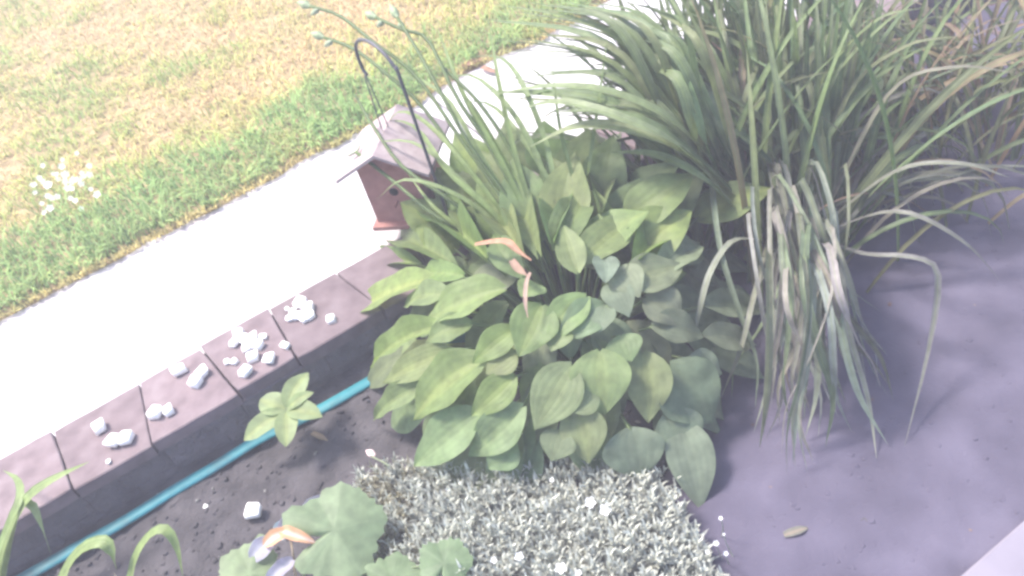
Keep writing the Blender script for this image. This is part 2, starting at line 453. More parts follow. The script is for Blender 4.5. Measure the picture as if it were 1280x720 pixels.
def vary(c, a, r):
    k = 1 + r.uniform(-a, a); return tuple(max(.005, x * k * (1 + r.uniform(-a, a) * .4)) for x in c)

def ribbon(name, pts, width, mat, parent=None, n=12, color=(.1, .15, .06, 1), vfold=.35, tip=.02, root=.7, up=None, roll=0.0):
    """strap leaf along a path: tapered, V-folded strip"""
    P = spline(pts, n); V = []; U = []; F = []
    for i, p in enumerate(P):
        t = (P[min(i + 1, n - 1)] - P[max(i - 1, 0)]).normalized(); k = i / (n - 1)
        ref = up or Vector((0, 0, 1))
        side = t.cross(ref)
        if side.length < .05: side = t.cross(EYE - p)
        side.normalize(); nn = side.cross(t)
        if roll: 
            side = (Matrix.Rotation(roll, 3, t) @ side); nn = side.cross(t)
        w = width / 2 * min(1, root + (1 - root) * k / .25) * (1 if k < .55 else max(tip, 1 - ((k - .55) / .45) ** 1.6))
        for s in (-1, 0, 1):
            V.append(p + side * s * w + nn * abs(s) * w * vfold); U.append(((s + 1) / 2, k))
    for i in range(n - 1):
        for j in range(2):
            a = i * 3 + j; F.append((a, a + 1, a + 4, a + 3))
    o = obj(name, mesh(name, V, F, True, U), mat, parent); o.color = color
    return o

def stalk(name, pts, r0, r1, parent, color, n=8, mat=None, sides=5):
    P = spline(pts, n); b = MB(); b.tube(P, [r0 + (r1 - r0) * i / (n - 1) for i in range(n)], sides)
    me = mesh(name, b.v, b.f, True, [(.5, .5)] * len(b.v)); o = obj(name, me, mat or M_STEM, parent); o.color = color
    return o

# ------------------------------------------------------------------ hosta
HC = Vector((0.16, 2.17, 0))
HR, HH = 0.84, 0.58
def rad_at(dx, dy):
    l = math.hypot(dx, dy) + 1e-6; return HR + .15 * (dx * -.35 + dy * .94) / l
def dome(p, k=1.0):
    dx, dy = p.x - HC.x, p.y - HC.y
    r2 = (dx * dx + dy * dy) / (rad_at(dx, dy) * k) ** 2
    return max(.03, HH * k * (1 - r2))
def on_dome(px, py, k=1.0):
    d = ray(px, py); best = None
    t = 1.5
    while t < 5.0:
        p = EYE + d * t; e = p.z - dome(p, k)
        if best is None or e < best[0]: best = (e, p)
        if e <= 0: return p
        t += .01
    return best[1]
def dome_n(p):
    r = Vector((p.x - HC.x, p.y - HC.y, 0)) / (HR ** 2) * HH * 2
    return Vector((r.x, r.y, 1)).normalized()

hosta = empty('hosta', Vector((HC.x, HC.y, 0)), 'large leafy green hosta clump in the middle of the bed', 'hosta plant')
# base pixel, tip pixel, width in pixels, tone (0 warm light green .. 1 grey green), yellow centre
LEAVES = [
 (535,340,432,403,50,.0,1.0),(560,318,471,287,40,.15,.3),(605,312,527,247,52,.1,.4),(575,335,500,345,34,.2,.3),(520,322,458,324,27,.1,.8),
 (625,352,521,402,56,.2,.3),(548,398,454,459,40,.15,.4),(560,430,477,482,40,.1,.5),(535,470,449,527,32,.25,.2),(600,440,511,527,66,.1,.7),
 (640,462,590,524,42,.1,.4),(640,402,591,458,38,.1,.3),(675,372,648,447,60,.1,.5),(595,508,517,586,58,.5,.1),(650,500,583,575,52,.4,.2),
 (712,448,669,541,62,.45,.2),(748,430,756,522,72,.4,.4),(802,432,812,532,56,.3,.4),(836,448,895,533,84,.8,.1),(832,508,868,575,62,.85,.1),
 (722,500,737,583,56,.5,.4),(786,528,802,604,74,.9,.0),(730,362,674,432,44,.2,.5),(752,372,700,426,46,.6,.1),(756,372,748,418,30,.95,.0),
 (805,362,856,408,54,.8,.1),(815,398,884,422,44,.9,.0),(880,372,957,386,40,.85,.1),(880,410,950,432,38,.95,.0),
 (750,258,766,166,42,.4,.2),(722,318,809,262,50,.3,.4),(795,315,862,260,54,.1,.7),(782,275,864,212,50,.45,.2),(868,268,962,227,44,.3,.9),
 (690,245,735,163,56,.35,.2),(692,302,740,238,46,.25,.3),(835,305,886,322,36,.95,.0),(782,345,856,335,54,.6,.3),(752,312,758,354,32,1.0,.0),
 (770,325,800,372,44,.95,.0),(760,345,788,396,40,1.0,.0),(690,295,716,188,50,.35,.2),(668,302,638,212,46,.3,.2),(652,312,596,234,48,.2,.3),
 (605,222,562,166,40,.0,.5),(590,270,538,226,36,.1,.3),(650,335,612,290,36,.3,.2),(668,345,652,372,40,.2,.2),(720,330,705,285,36,.3,.2),
 (700,400,690,440,40,.35,.2),(775,410,790,455,44,.5,.1),(640,430,608,470,40,.25,.3),(560,360,492,378,36,.2,.3),(585,395,530,430,36,.2,.3),
 (860,440,905,470,40,.95,.0),(745,480,700,510,44,.55,.1),(850,520,880,640,56,1.0,.0),(640,545,610,590,46,.5,.1),(700,530,690,580,44,.6,.1),
 (640,180,610,140,36,.2,.2),(660,230,640,165,40,.3,.2),(820,330,880,300,40,.9,.0),(790,250,820,190,40,.6,.1),
]
WARM, COOL = (.155, .205, .068), (.160, .190, .130)  # COOL: window veil's grey put into leaf colour, mostly at the right
r = random.Random(5)
def hosta_leaf(i, bp, tp, wpx, tone, yc, k=1.0, db=-.05, dt=.02):
    d = (bp - EYE).length
    n_ = dome_n((bp + tp) / 2); n_ = (n_ + (EYE - bp).normalized() * .55 + Vector((r.uniform(-.25, .25), r.uniform(-.25, .25), .25))).normalized()
    w = wpx * d / FPX * 1.06
    c = vary(tuple(a + (b - a) * tone for a, b in zip(WARM, COOL)), .16, r)
    o = place_leaf('leaf', HOSTA[r.randrange(len(HOSTA))], bp, tp, n_, w, hosta, (*c, yc * .42))
    foot = HC + Vector(((bp.x - HC.x) * .16, (bp.y - HC.y) * .16, -.01)); foot.z = -.01
    mid = (foot + bp) / 2 + Vector((0, 0, .05 + .04 * r.random()))
    stalk('leaf_stalk', [foot, mid, bp + (tp - bp) * .02], .007, .0045, o, (.13, .17, .07, 0))
    return o
for i, (bx, by, tx, ty, wp, tone, yc) in enumerate(LEAVES):
    bp = on_dome(bx, by); tp = on_dome(tx, ty)
    bp = bp + Vector((0, 0, -.035)); tp = tp + Vector((0, 0, .015))
    hosta_leaf(i, bp, tp, wp, tone, yc)
for bx, by, bz, tx, ty, tz, wp, tone, yc in [
 (700,300,.40,716,188,.62,52,.3,.2),(672,300,.40,640,196,.60,50,.3,.2),(650,300,.38,598,222,.56,50,.15,.3),(752,262,.40,766,166,.60,44,.4,.2),
 (718,250,.42,735,160,.62,54,.3,.2),(610,240,.36,566,164,.54,44,.0,.5),(585,262,.34,545,205,.48,40,.1,.4),(655,225,.42,630,150,.58,42,.3,.1),
 (690,220,.42,680,150,.58,44,.4,.1),(725,318,.44,810,262,.52,48,.2,.5),(795,318,.40,864,260,.48,52,.05,.9),(785,278,.44,868,212,.54,46,.3,.3),(872,272,.34,964,228,.40,42,.25,.9),(840,240,.38,905,185,.48,40,.4,.2),(790,350,.38,858,338,.38,44,.3,.5),(790,262,.38,842,196,.54,50,.5,.2),(820,275,.34,880,215,.48,46,.5,.2),(560,290,.32,500,252,.44,42,.1,.3),
 (625,300,.36,560,262,.48,44,.1,.4),(640,262,.42,600,185,.56,40,.2,.2),(740,300,.40,742,236,.54,44,.3,.3),(700,262,.44,690,196,.58,44,.3,.2),(780,290,.38,800,222,.52,46,.45,.2),(570,312,.30,520,282,.40,40,.15,.3)]:
    bp, tp = at(bx, by, bz), at(tx, ty, tz)
    hosta_leaf(300, bp, tp, wp * 1.3, tone * .8, yc)
# lower layer fills the body of the clump
for i in range(70):
    a = i * 2.39996 + r.uniform(-.2, .2); q = .25 + .62 * math.sqrt((i + .5) / 70)
    RR = rad_at(math.cos(a), math.sin(a)); rb = RR * (q - .18) ; rt = RR * min(q + .06, .90)
    bp = Vector((HC.x + rb * math.cos(a), HC.y + rb * math.sin(a), 0)); tp = Vector((HC.x + rt * math.cos(a + r.uniform(-.2, .2)), HC.y + rt * math.sin(a + r.uniform(-.2, .2)), 0))
    bp.z = dome(bp, .9) - .08; tp.z = dome(tp, .9) - .06
    bp.z = max(bp.z, .05); tp.z = max(tp.z, .03)
    hosta_leaf(100 + i, bp, tp, r.uniform(38, 56), .35 + .5 * r.random() if math.cos(a) < .2 else .9, .15)

# ------------------------------------------------------------------ daylily clump
DC = at(985, 318, 0)
day = empty('daylily', Vector((DC.x, DC.y, 0)), 'tall clump of arching strap leaves at the right behind the hosta', 'daylily plant')
GREEN = (.105, .140, .065)
def blade_3d(root, az, elev, length, droop, width, color, parent, name='blade', n=13):
    """strap leaf that rises and bows under its own weight"""
    p = Vector(root); pts = [p.copy()]; e = elev; st = length / 9
    for k in range(9):
        d = Vector((math.cos(az) * math.cos(e), math.sin(az) * math.cos(e), math.sin(e)))
        p = p + d * st
        if p.z < .015: p.z = .015
        pts.append(p.copy()); e -= droop * (k + 1) / 20; e = max(e, -1.35)
    return ribbon(name, pts, width, M_BLADE, parent, n=n, color=(*color, .5), roll=random.uniform(-.6, .6))
r = random.Random(8); random.seed(8)
for i in range(168):
    # image left is -x, image top is +y
    az = math.radians(r.choice([r.uniform(60, 150), r.uniform(60, 150), r.uniform(20, 75), r.uniform(-25, 40)]))
    root = DC + Vector((r.gauss(.02, .17), r.gauss(.10, .16), 0)); root.z = 0
    el = math.radians(r.uniform(50, 86) if az < 1.9 else r.uniform(66, 86)); ln = r.uniform(.75, 1.30)
    c = vary(GREEN, .25, r)
    if r.random() < .05: c = vary((.17, .155, .09), .2, r)
    blade_3d(root, az, el, ln, r.uniform(.25, 1.5), r.uniform(.017, .032), c, day)
# blades falling to the right
for i in range(26):
    az = math.radians(r.uniform(-35, 35)); root = DC + Vector((r.gauss(.08, .09), r.gauss(0, .1), 0)); root.z = 0
    c = vary((.15, .145, .12), .2, r)
    blade_3d(root, az, math.radians(r.uniform(40, 70)), r.uniform(.75, 1.15), r.uniform(1.2, 2.4), r.uniform(.014, .022), c, day)
# pale limp blades hanging to the front
PALE = (.215, .215, .185)
for i in range(62):
    x0 = r.gauss(992, 28); sp = r.gauss(.05, .75); lng = r.uniform(.3, 1.0); hz = r.uniform(.28, .50); y0 = r.uniform(200, 320)
    kx = r.uniform(-14, 14)
    pts = [at(985 + (x0 - 985) * .5, 318, .0), at(x0, y0, hz), at(x0 + 8 + 14 * sp + kx, y0 + 50 + 30 * lng, hz + .02), at(x0 + 12 + 34 * sp, y0 + 85 + 80 * lng, hz * .72), at(x0 + 14 + 56 * sp - kx, y0 + 95 + 135 * lng, hz * .4), at(x0 + 16 + 72 * sp, y0 + 105 + 185 * lng, .04)]
    ribbon('limp_blade', pts, r.uniform(.012, .030), M_BLADE, day, n=18, color=(*vary(PALE if r.random() < .6 else (.13, .15, .10), .25, r), .4), roll=r.uniform(-1.1, 1.1))
# single blades that stand out
KEY = [
 ([(930,275,.25),(865,200,.58),(795,165,.72),(722,159,.72),(662,184,.64)], .062, (.22,.25,.14)),
 ([(925,255,.28),(850,185,.64),(780,150,.78),(700,128,.80),(640,140,.74)], .046, (.19,.225,.12)),
 ([(925,250,.28),(850,160,.66),(770,118,.80),(690,108,.82),(610,120,.78)], .040, (.18,.22,.11)),
 ([(935,280,.25),(880,225,.52),(820,195,.62),(760,190,.62)], .044, (.16,.20,.10)),
 ([(935,260,.3),(840,172,.66),(765,142,.76),(690,140,.74)], .042, (.13,.17,.08)),
 ([(950,300,.3),(915,302,.40),(888,340,.38),(874,390,.30),(868,425,.22)], .022, (.23,.24,.19)),
 ([(1030,300,.2),(1080,318,.38),(1140,322,.42),(1172,345,.38),(1160,440,.18),(1130,560,.02)], .022, (.165,.16,.15)),
 ([(1030,290,.2),(1120,265,.42),(1200,300,.35),(1250,350,.18)], .022, (.17,.165,.145)),
 ([(1030,280,.2),(1120,215,.45),(1200,205,.50),(1262,222,.46)], .024, (.17,.17,.14)),
 ([(1030,270,.2),(1110,120,.62),(1190,85,.72),(1275,92,.72)], .022, (.15,.14,.11)),
 ([(1010,270,.2),(1060,120,.6),(1130,60,.75),(1200,45,.80)], .022, (.14,.15,.08)),
 ([(1000,270,.2),(1020,120,.6),(1090,30,.85),(1160,8,.9)], .020, (.13,.16,.07)),
 ([(1000,300,.2),(1045,330,.40),(1062,420,.28),(1085,500,.12),(1096,575,.02)], .020, (.25,.25,.20)),
 ([(960,300,.2),(940,380,.30),(925,440,.18),(900,500,.03)], .018, (.20,.20,.16)),
 ([(930,250,.25),(860,120,.60),(800,60,.75),(735,35,.80)], .020, (.13,.17,.08)),
 ([(930,250,.25),(850,130,.55),(780,95,.65),(715,90,.66)], .018, (.12,.16,.075)),
 ([(945,250,.25),(890,100,.62),(850,20,.80),(815,-40,.9)], .022, (.13,.17,.075)),
]
for pts, w, c in KEY:
    ribbon('blade', [at(*p) for p in pts], w, M_BLADE, day, n=16, color=(*c, .6))

r = random.Random(44)
for i in range(52):
    tx = r.uniform(600, 830); ty = r.uniform(0, 150); sx = r.uniform(880, 960); tz = r.uniform(.48, .62) + .28 * (185 - ty) / 170
    mx_ = sx + (tx - sx) * .55; my = 235 + (ty - 235) * .82 - r.uniform(5, 25)
    ribbon('blade', [at(sx, 262, .22), at(sx + (tx - sx) * .28, 262 + (ty - 262) * .5, .24 + (tz - .2) * .62), at(mx_, my, tz + .03), at(tx, ty, tz)], r.uniform(.024, .042), M_BLADE, day, n=14, color=(*vary((.14, .175, .085), .2, r), .5), roll=r.uniform(-.5, .5))
for i in range(34):
    tx = r.uniform(800, 1110); ty = r.uniform(-60, 40); sx = 930 + (tx - 800) * .36; tz = r.uniform(.78, .95)
    ribbon('blade', [at(sx, 280, .12), at(sx + (tx - sx) * .3, 185, .36), at(sx + (tx - sx) * .65, 90, .64), at(tx, ty, tz)], r.uniform(.020, .034), M_BLADE, day, n=12, color=(*vary((.115, .145, .072), .25, r), .5), roll=r.uniform(-.7, .7))
D3 = at(930, 212, 0)
day3 = empty('daylily', Vector((D3.x, D3.y, 0)), 'tall upright strap-leaf clump close to the wall, behind the main daylily', 'daylily plant')
for i in range(150):
    az = math.radians(r.uniform(40, 200)); root = D3 + Vector((r.gauss(.05, .26), r.gauss(-.03, .08), 0)); root.z = 0
    blade_3d(root, az, math.radians(r.uniform(68, 89)), r.uniform(.75, 1.15), r.uniform(.15, .9), r.uniform(.022, .038), vary((.10, .13, .06), .25, r), day3)
D2 = at(1120, 190, 0)
day2 = empty('daylily', Vector((D2.x, D2.y, 0)), 'smaller strap-leaf clump behind at the upper right, beyond the main daylily', 'daylily plant')
for i in range(230):
    az = math.radians(r.uniform(-60, 200)); root = D2 + Vector((r.gauss(.15, .38), r.gauss(0, .22), 0)); root.z = 0
    c = vary((.10, .115, .055), .25, r) if r.random() < .75 else vary((.19, .14, .09), .25, r)
    blade_3d(root, az, math.radians(r.uniform(50, 86)), r.uniform(.55, 1.0), r.uniform(.3, 1.7), r.uniform(.014, .024), c, day2)

# ------------------------------------------------------------------ lily in bud growing through the hosta
LC = at(700, 372, 0.0)
lily = empty('budding_lily', Vector((LC.x, LC.y, 0)), 'thin bud-bearing stems leaning left over the bird house', 'lily plant')
STEMS = [
 ([(690,330,.30),(640,255,.50),(590,185,.68),(548,110,.84),(520,60,.92),(497,22,.98)], 1),
 ([(680,335,.30),(625,260,.48),(570,190,.62),(525,130,.74),(478,88,.84),(440,60,.88),(405,47,.90)], 2),
 ([(685,332,.30),(630,250,.50),(570,165,.68),(520,95,.82),(466,52,.92),(425,20,.96),(388,8,.98)], 2),
 ([(672,335,.30),(610,285,.42),(555,245,.52),(500,205,.60),(462,150,.68),(448,126,.72)], 0),
 ([(668,338,.28),(600,300,.38),(545,270,.46),(490,225,.54),(445,190,.60)], 3),
 ([(695,328,.30),(650,250,.50),(610,180,.66),(570,120,.80),(535,50,.92),(505,38,.95),(470,22,.96)], 1),
 ([(700,325,.30),(668,255,.48),(640,190,.62),(600,130,.76),(560,90,.84)], 0),
]
GST = (.085, .12, .045, 0)
bud_me = None
def bud(parent, p, d, ln, rad, color):
    b = MB(); d = d.normalized(); n = 7
    pr = [.25, .8, 1, .95, .7, .4, .08]
    b.tube([p + d * ln * i / (n - 1) for i in range(n)], [rad * k for k in pr], 6)
    o = obj('bud', mesh('bud', b.v, b.f, True, [(.5, .5)] * len(b.v)), M_STEM, parent); o.color = color
    return o
r = random.Random(3)
for pts, kind in STEMS:
    P = [at(*p) for p in pts]
    s = stalk('flower_stem', P, .0085, .0070, lily, GST, n=18)
    d = (P[-1] - P[-2]).normalized()
    if kind in (1, 2):
        bud(s, P[-1], d, .085, .018, (.24, .29, .17, 0))
        q = P[-1] - d * .05
        bud(s, q, (d + Vector((.1, -.5, -.4))), .055, .013, (.28, .32, .21, 0))
    elif kind == 3:
        for k in range(4):
            a = k * 1.6; dd = d + Vector((math.cos(a), math.sin(a), -.3)) * .9
            bud(s, P[-1], dd, .05, .007, (.42, .43, .33, 0))
        bud(s, P[-1] + Vector((.02, -.03, -.06)), Vector((.1, -.2, -1)), .075, .013, (.38, .41, .27, 0))
    else:
        bud(s, P[-1], d, .03, .006, (.10, .12, .06, 0))
# its leaves: light green straps
for pts, w, c in [
 ([(690,335,.30),(660,270,.46),(620,190,.64),(585,130,.76),(560,80,.84)], .020, (.17, .23, .08)),
 ([(695,330,.30),(650,240,.52),(600,150,.70),(575,110,.76)], .026, (.18, .24, .08)),
 ([(680,340,.30),(620,270,.48),(560,215,.60),(520,160,.66),(480,148,.62)], .020, (.18, .24, .09)),
 ([(680,335,.30),(600,230,.56),(540,160,.68),(500,140,.68),(478,165,.60)], .018, (.19, .25, .09)),
 ([(700,330,.30),(690,240,.52),(650,170,.66),(610,130,.70),(560,130,.66)], .018, (.16, .21, .09)),
 ([(675,340,.28),(600,300,.40),(545,262,.50),(505,210,.56)], .018, (.17, .22, .08)),
 ([(690,330,.30),(640,230,.54),(580,120,.78),(545,30,.94)], .020, (.17, .23, .09)),
 ([(690,330,.30),(650,215,.58),(625,110,.80),(610,20,.95)], .018, (.16, .21, .08)),
 ([(680,335,.30),(590,255,.52),(510,225,.60),(470,250,.50)], .020, (.18, .23, .10)),
 ([(680,335,.30),(590,240,.54),(520,180,.66),(452,180,.62)], .018, (.18, .23, .10)),
 ([(690,330,.30),(610,210,.60),(555,120,.76),(500,95,.78),(468,112,.72)], .018, (.19, .25, .10)),
 ([(700,330,.30),(680,220,.56),(640,140,.72),(590,95,.78),(545,105,.74)], .020, (.17, .22, .10)),
 ([(700,330,.30),(690,210,.58),(660,120,.76),(630,75,.82),(590,70,.82)], .020, (.17, .22, .10)),
 ([(705,330,.30),(720,250,.48),(700,160,.70),(690,80,.84)], .014, (.13, .18, .07)),
 ([(705,330,.30),(730,240,.5),(745,150,.70),(760,40,.90)], .014, (.13, .18, .07)),
]:
    ribbon('strap_leaf', [at(*p) for p in pts], w, M_BLADE, lily, n=14, color=(*c, .5))

# ------------------------------------------------------------------ shepherd hook and bird house
PF = at(578, 300, 0.0); PF.z = 0
def z_for(px, py, P):   # height at which the upright over P meets the pixel's row
    best = None
    for k in range(300):
        z = k * .006; v = Vector((P.x, P.y, z)) - EYE; w = v.dot(fwd); y = 360 - FPX * v.dot(UP) / w
        if best is None or abs(y - py) < best[0]: best = (abs(y - py), z)
    return best[1]
HXY = PF + Vector((-.145, -.01, 0)); ARM = Vector((-.45, .89, 0)).normalized(); AL = .30
TOPZ = z_for(0, 100, PF) - .145
PF = HXY - ARM * AL; MIDP = HXY - ARM * AL / 2
ZT = z_for(0, 53, MIDP); ZH = ZT - .10
pts = [PF + Vector((0, 0, -.05)), PF + Vector((0, 0, ZH * .5)), PF + Vector((0, 0, ZH))]
for k in range(1, 9):
    a = math.pi * k / 8; pts.append(PF + ARM * (AL / 2 - AL / 2 * math.cos(a)) + Vector((0, 0, ZH + .10 * math.sin(a))))
pts.append(HXY + Vector((0, 0, ZH - .05))); pts.append(HXY - ARM * .02 + Vector((0, 0, ZH - .075)))
hook = empty('shepherd_hook', PF, 'dark thin metal garden hook curving over above the bird house', 'garden hook')
b = MB(); b.tube(spline(pts, 46), .0065, 8); b.build('hook_rod', M_METAL, hook, True)
HX = HXY + Vector((0, 0, ZH - .07))
bh = empty('bird_house', Vector((HX.x, HX.y, TOPZ - .36)), 'small reddish wooden bird house with pinkish pitched roof hanging above the walk', 'bird house')
BW, BD, BH_ = .24, .23, .265
RZ = TOPZ - .02          # ridge height
EZ = RZ - .105           # eave height
C0 = Vector((HX.x, HX.y, 0)); YAW = Matrix.Rotation(math.radians(-22), 3, 'Z')
def Lc(x, y, z): 
    q = YAW @ Vector((x, y, 0)); return Vector((C0.x + q.x, C0.y + q.y, z))
RW, RD, RT = .195, .175, .014
for sgn in (-1, 1):   # roof boards
    b = MB(); th = RT
    a0, a1 = (0.0 if sgn < 0 else .0), sgn * RW
    top = [Lc(a0, -RD, RZ + (.0 if sgn < 0 else .002)), Lc(a1, -RD, EZ), Lc(a1, RD, EZ), Lc(a0, RD, RZ + (.0 if sgn < 0 else .002))]
    bot = [v - Vector((0, 0, th)) for v in top]
    b.add(top + bot, [(0, 1, 2, 3), (7, 6, 5, 4), (0, 4, 5, 1), (1, 5, 6, 2), (2, 6, 7, 3), (3, 7, 4, 0)])
    b.build('roof_board', M_ROOF, bh)
FZ = RZ - BH_ - .10
def gable(name, y, t):
    b = MB(); h = BW / 2; slope = (RZ - EZ) / RW
    prof = [(-h, FZ), (h, FZ), (h, RZ - RT - .004 - h * slope), (0, RZ - RT - .004), (-h, RZ - RT - .004 - h * slope)]
    vv = [Lc(x, y - t / 2, z) for x, z in prof] + [Lc(x, y + t / 2, z) for x, z in prof]
    n = 5; ff = [tuple(range(n))[::-1], tuple(range(n, 2 * n))] + [(i, (i + 1) % n, n + (i + 1) % n, n + i) for i in range(n)]
    b.add(vv, ff); return b.build(name, M_CEDAR, bh)
fr = gable('front_board', -BD / 2, .014); gable('back_board', BD / 2, .014)
for sgn in (-1, 1):
    b = MB(); zt = RZ - RT - .006 - (BW / 2) * (RZ - EZ) / RW
    b.box(Lc(sgn * (BW / 2 - .006), 0, (FZ + zt) / 2), .012, BD - .016, zt - FZ, YAW); b.build('side_board', M_CEDAR, bh)
b = MB(); b.box(Lc(0, -.012, FZ - .009), BW + .03, BD + .06, .018, YAW); b.build('floor_board', M_CEDAR, bh)
b = MB(); cyl = []
for k in range(14):
    a = 2 * math.pi * k / 14; cyl.append((math.cos(a) * .019, math.sin(a) * .019))
zc = FZ + .15
vv = [Lc(x, -BD / 2 - .0085, zc + z) for x, z in cyl] + [Lc(x, -BD / 2 + .0, zc + z) for x, z in cyl]
b.add(vv, [tuple(range(14))[::-1]] + [(i, (i + 1) % 14, 14 + (i + 1) % 14, 14 + i) for i in range(14)]); b.build('entrance_hole', M_DARKHOLE, fr)
b = MB(); b.tube([Lc(0, -BD / 2, zc - .05), Lc(0, -BD / 2 - .05, zc - .05)], .005, 8); b.build('perch', M_CEDAR, fr)
b = MB(); b.tube(spline([Lc(0, -.02, RZ + .0), Lc(-.008, -.01, RZ + .03), HX, Lc(.010, .01, RZ + .03), Lc(0, .02, RZ)], 14), .0025, 5); b.build('hanging_wire', M_METAL, bh, True)

# ------------------------------------------------------------------ hose
hp = [(-60, 772, .016), (40, 716, .018), (140, 660, .018), (240, 600, .018), (330, 546, .018), (410, 507, .018), (480, 466, .018), (560, 430, .018), (640, 400, .018)]
P = spline([at(*p) for p in hp], 60); b = MB()
V = []; F = []; sec = 10
for i, p in enumerate(P):
    t = (P[min(i + 1, 59)] - P[max(i - 1, 0)]).normalized(); sd = t.cross(Vector((0, 0, 1))).normalized()
    for k in range(sec):
        a = 2 * math.pi * k / sec; V.append(p + sd * math.cos(a) * .027 + Vector((0, 0, math.sin(a) * .011 + .002 * math.sin(i * .7))))
for i in range(59):
    for k in range(sec):
        k2 = (k + 1) % sec; F.append((i * sec + k, i * sec + k2, (i + 1) * sec + k2, (i + 1) * sec + k))
tag(obj('garden_hose', mesh('garden_hose', V, F), M_HOSE), 'flat teal garden hose lying along the foot of the wall', 'hose')

# ------------------------------------------------------------------ bread chunks
def chunk_mesh(seed):
    r = random.Random(seed); import bmesh
    bm = bmesh.new(); bmesh.ops.create_cube(bm, size=1.0)
    for v in bm.verts: v.co = Vector((v.co.x * r.uniform(.65, 1.2), v.co.y * r.uniform(.65, 1.1), v.co.z * r.uniform(.7, 1.0)))
    bmesh.ops.bevel(bm, geom=list(bm.edges), offset=.10, segments=1, affect='EDGES')
    for v in bm.verts: v.co += Vector((r.gauss(0, .025), r.gauss(0, .025), r.gauss(0, .025)))
    zmin = min(v.co.z for v in bm.verts)
    for v in bm.verts: v.co.z -= zmin
    me = bpy.data.meshes.new('bread_chunk'); bm.to_mesh(me); bm.free()
    me.polygons.foreach_set('use_smooth', [True] * len(me.polygons)); me.materials.append(M_BREAD); return me
CH = [chunk_mesh(k) for k in range(6)]
r = random.Random(21)
def bread(px, py, size, z, label, group, i, sx=1.0):
    o = bpy.data.objects.new('bread_chunk', CH[i % 6]); p = at(px, py, z + size * .25); o.location = (p.x, p.y, z)
    o.rotation_euler = (0, 0, r.uniform(0, 6.28)); o.scale = (size * sx * r.uniform(.75, 1.1), size * r.uniform(.7, .95), size * .62); COL.objects.link(o)
    return tag(o, label, 'bread', group)
G = 'white bread chunks scattered on the cap stones'
i = 0
for x, y, s, w in [(376,378,.05,'topmost chunk'),(386,384,.055,'large upper right chunk'),(388,394,.045,'rightmost chunk'),(372,395,.05,'middle chunk'),(380,398,.045,'lowest chunk'),(362,398,.035,'leftmost small chunk'),(366,390,.03,'little chunk on the left side'),(359,386,.022,'tiny stray crumb at the upper left')]:
    bread(x, y, s, Z_CAP, w + ' of the white bread heap nearest the hosta', 'bread heap nearest the hosta', i); i += 1
for x, y, s, w in [(298,418,.05,'topmost chunk'),(306,424,.05,'chunk just below the top'),(294,428,.045,'leftmost big chunk'),(315,423,.05,'central upper chunk'),(322,431,.05,'central right chunk'),(309,434,.045,'central lower chunk'),(329,421,.03,'small upper right chunk'),(316,446,.05,'wide chunk under the centre'),(307,465,.052,'lowest chunk near the bed edge'),(337,448,.045,'lower right chunk'),(293,452,.03,'small lower left crumb')]:
    bread(x, y, s, Z_CAP, w + ' of the white bread heap on the middle cap stones', 'middle bread heap', i); i += 1
for x, y, s, lb in [
 (357,432,.035,'small white bread chunk alone between the two bread heaps'),
 (284,452,.028,'tiny white bread crumb just left of the middle heap'),
 (414,399,.042,'white bread chunk beside the tip of the yellowish hosta leaf'),
 (224,462,.055,'white bread block at the walk edge left of the middle heap'),
 (252,466,.05,'upper white bread chunk of the touching pair below the widest cap joint'),
 (245,477,.055,'lower white bread chunk of the touching pair below the widest cap joint'),
 (193,516,.06,'larger left bread chunk of the pair halfway along the caps'),
 (210,513,.05,'smaller right bread chunk of the pair halfway along the caps'),
 (124,533,.055,'white bread block standing alone above the leftmost bread pair'),
 (142,550,.055,'left half of the leftmost touching bread pair on the caps'),
 (158,548,.055,'right half of the leftmost touching bread pair on the caps'),
]:
    bread(x, y, s, Z_CAP, lb, G, i); i += 1
bread(317, 638, .058, .005, 'white bread cube lying alone on the dark soil', None, 2)
for x, y, s, lb in [(258, 633, .02, 'tiny white crumb on the soil left of the bread cube'), (280, 702, .022, 'tiny white crumb on the soil near the bottom edge'), (136, 577, .018, 'tiny pale crumb near the edge of the cap stones')]:
    bread(x, y, s, Z_CAP if y == 577 else .005, lb, None, i); i += 1

# ------------------------------------------------------------------ young plant beside the hose
YC = at(357, 520, 0.0)
young = empty('young_plant', Vector((YC.x, YC.y, 0)), 'small pale green seedling with six pointed leaves beside the teal hose', 'seedling')
YM = [leaf_mesh('young_leaf_%d' % k, 40 + k, fold=.15, droop=.12, ex0=.7, ex1=.75, n=9, m=7) for k in range(3)]
for me in YM: me.materials.append(M_HOSTA)
YT = at(358, 512, .16)
stalk('stem', [YC, (YC + YT) / 2 + Vector((.01, 0, 0)), YT], .005, .004, young, (.16, .2, .1, 0))
for k, (tx, ty, tz, wp) in enumerate([(383,464,.21,27),(324,497,.19,30),(302,548,.15,27),(356,555,.15,28),(400,518,.17,26),(389,489,.20,16)]):
    tp = at(tx, ty, tz); w = wp * (tp - EYE).length / FPX * 1.05
    n_ = (Vector((0, 0, 1)) + (EYE - tp).normalized() * .5).normalized()
    place_leaf('leaf', YM[k % 3], YT + (tp - YT) * .05, tp, n_, w, young, (.215, .265, .125, .35))

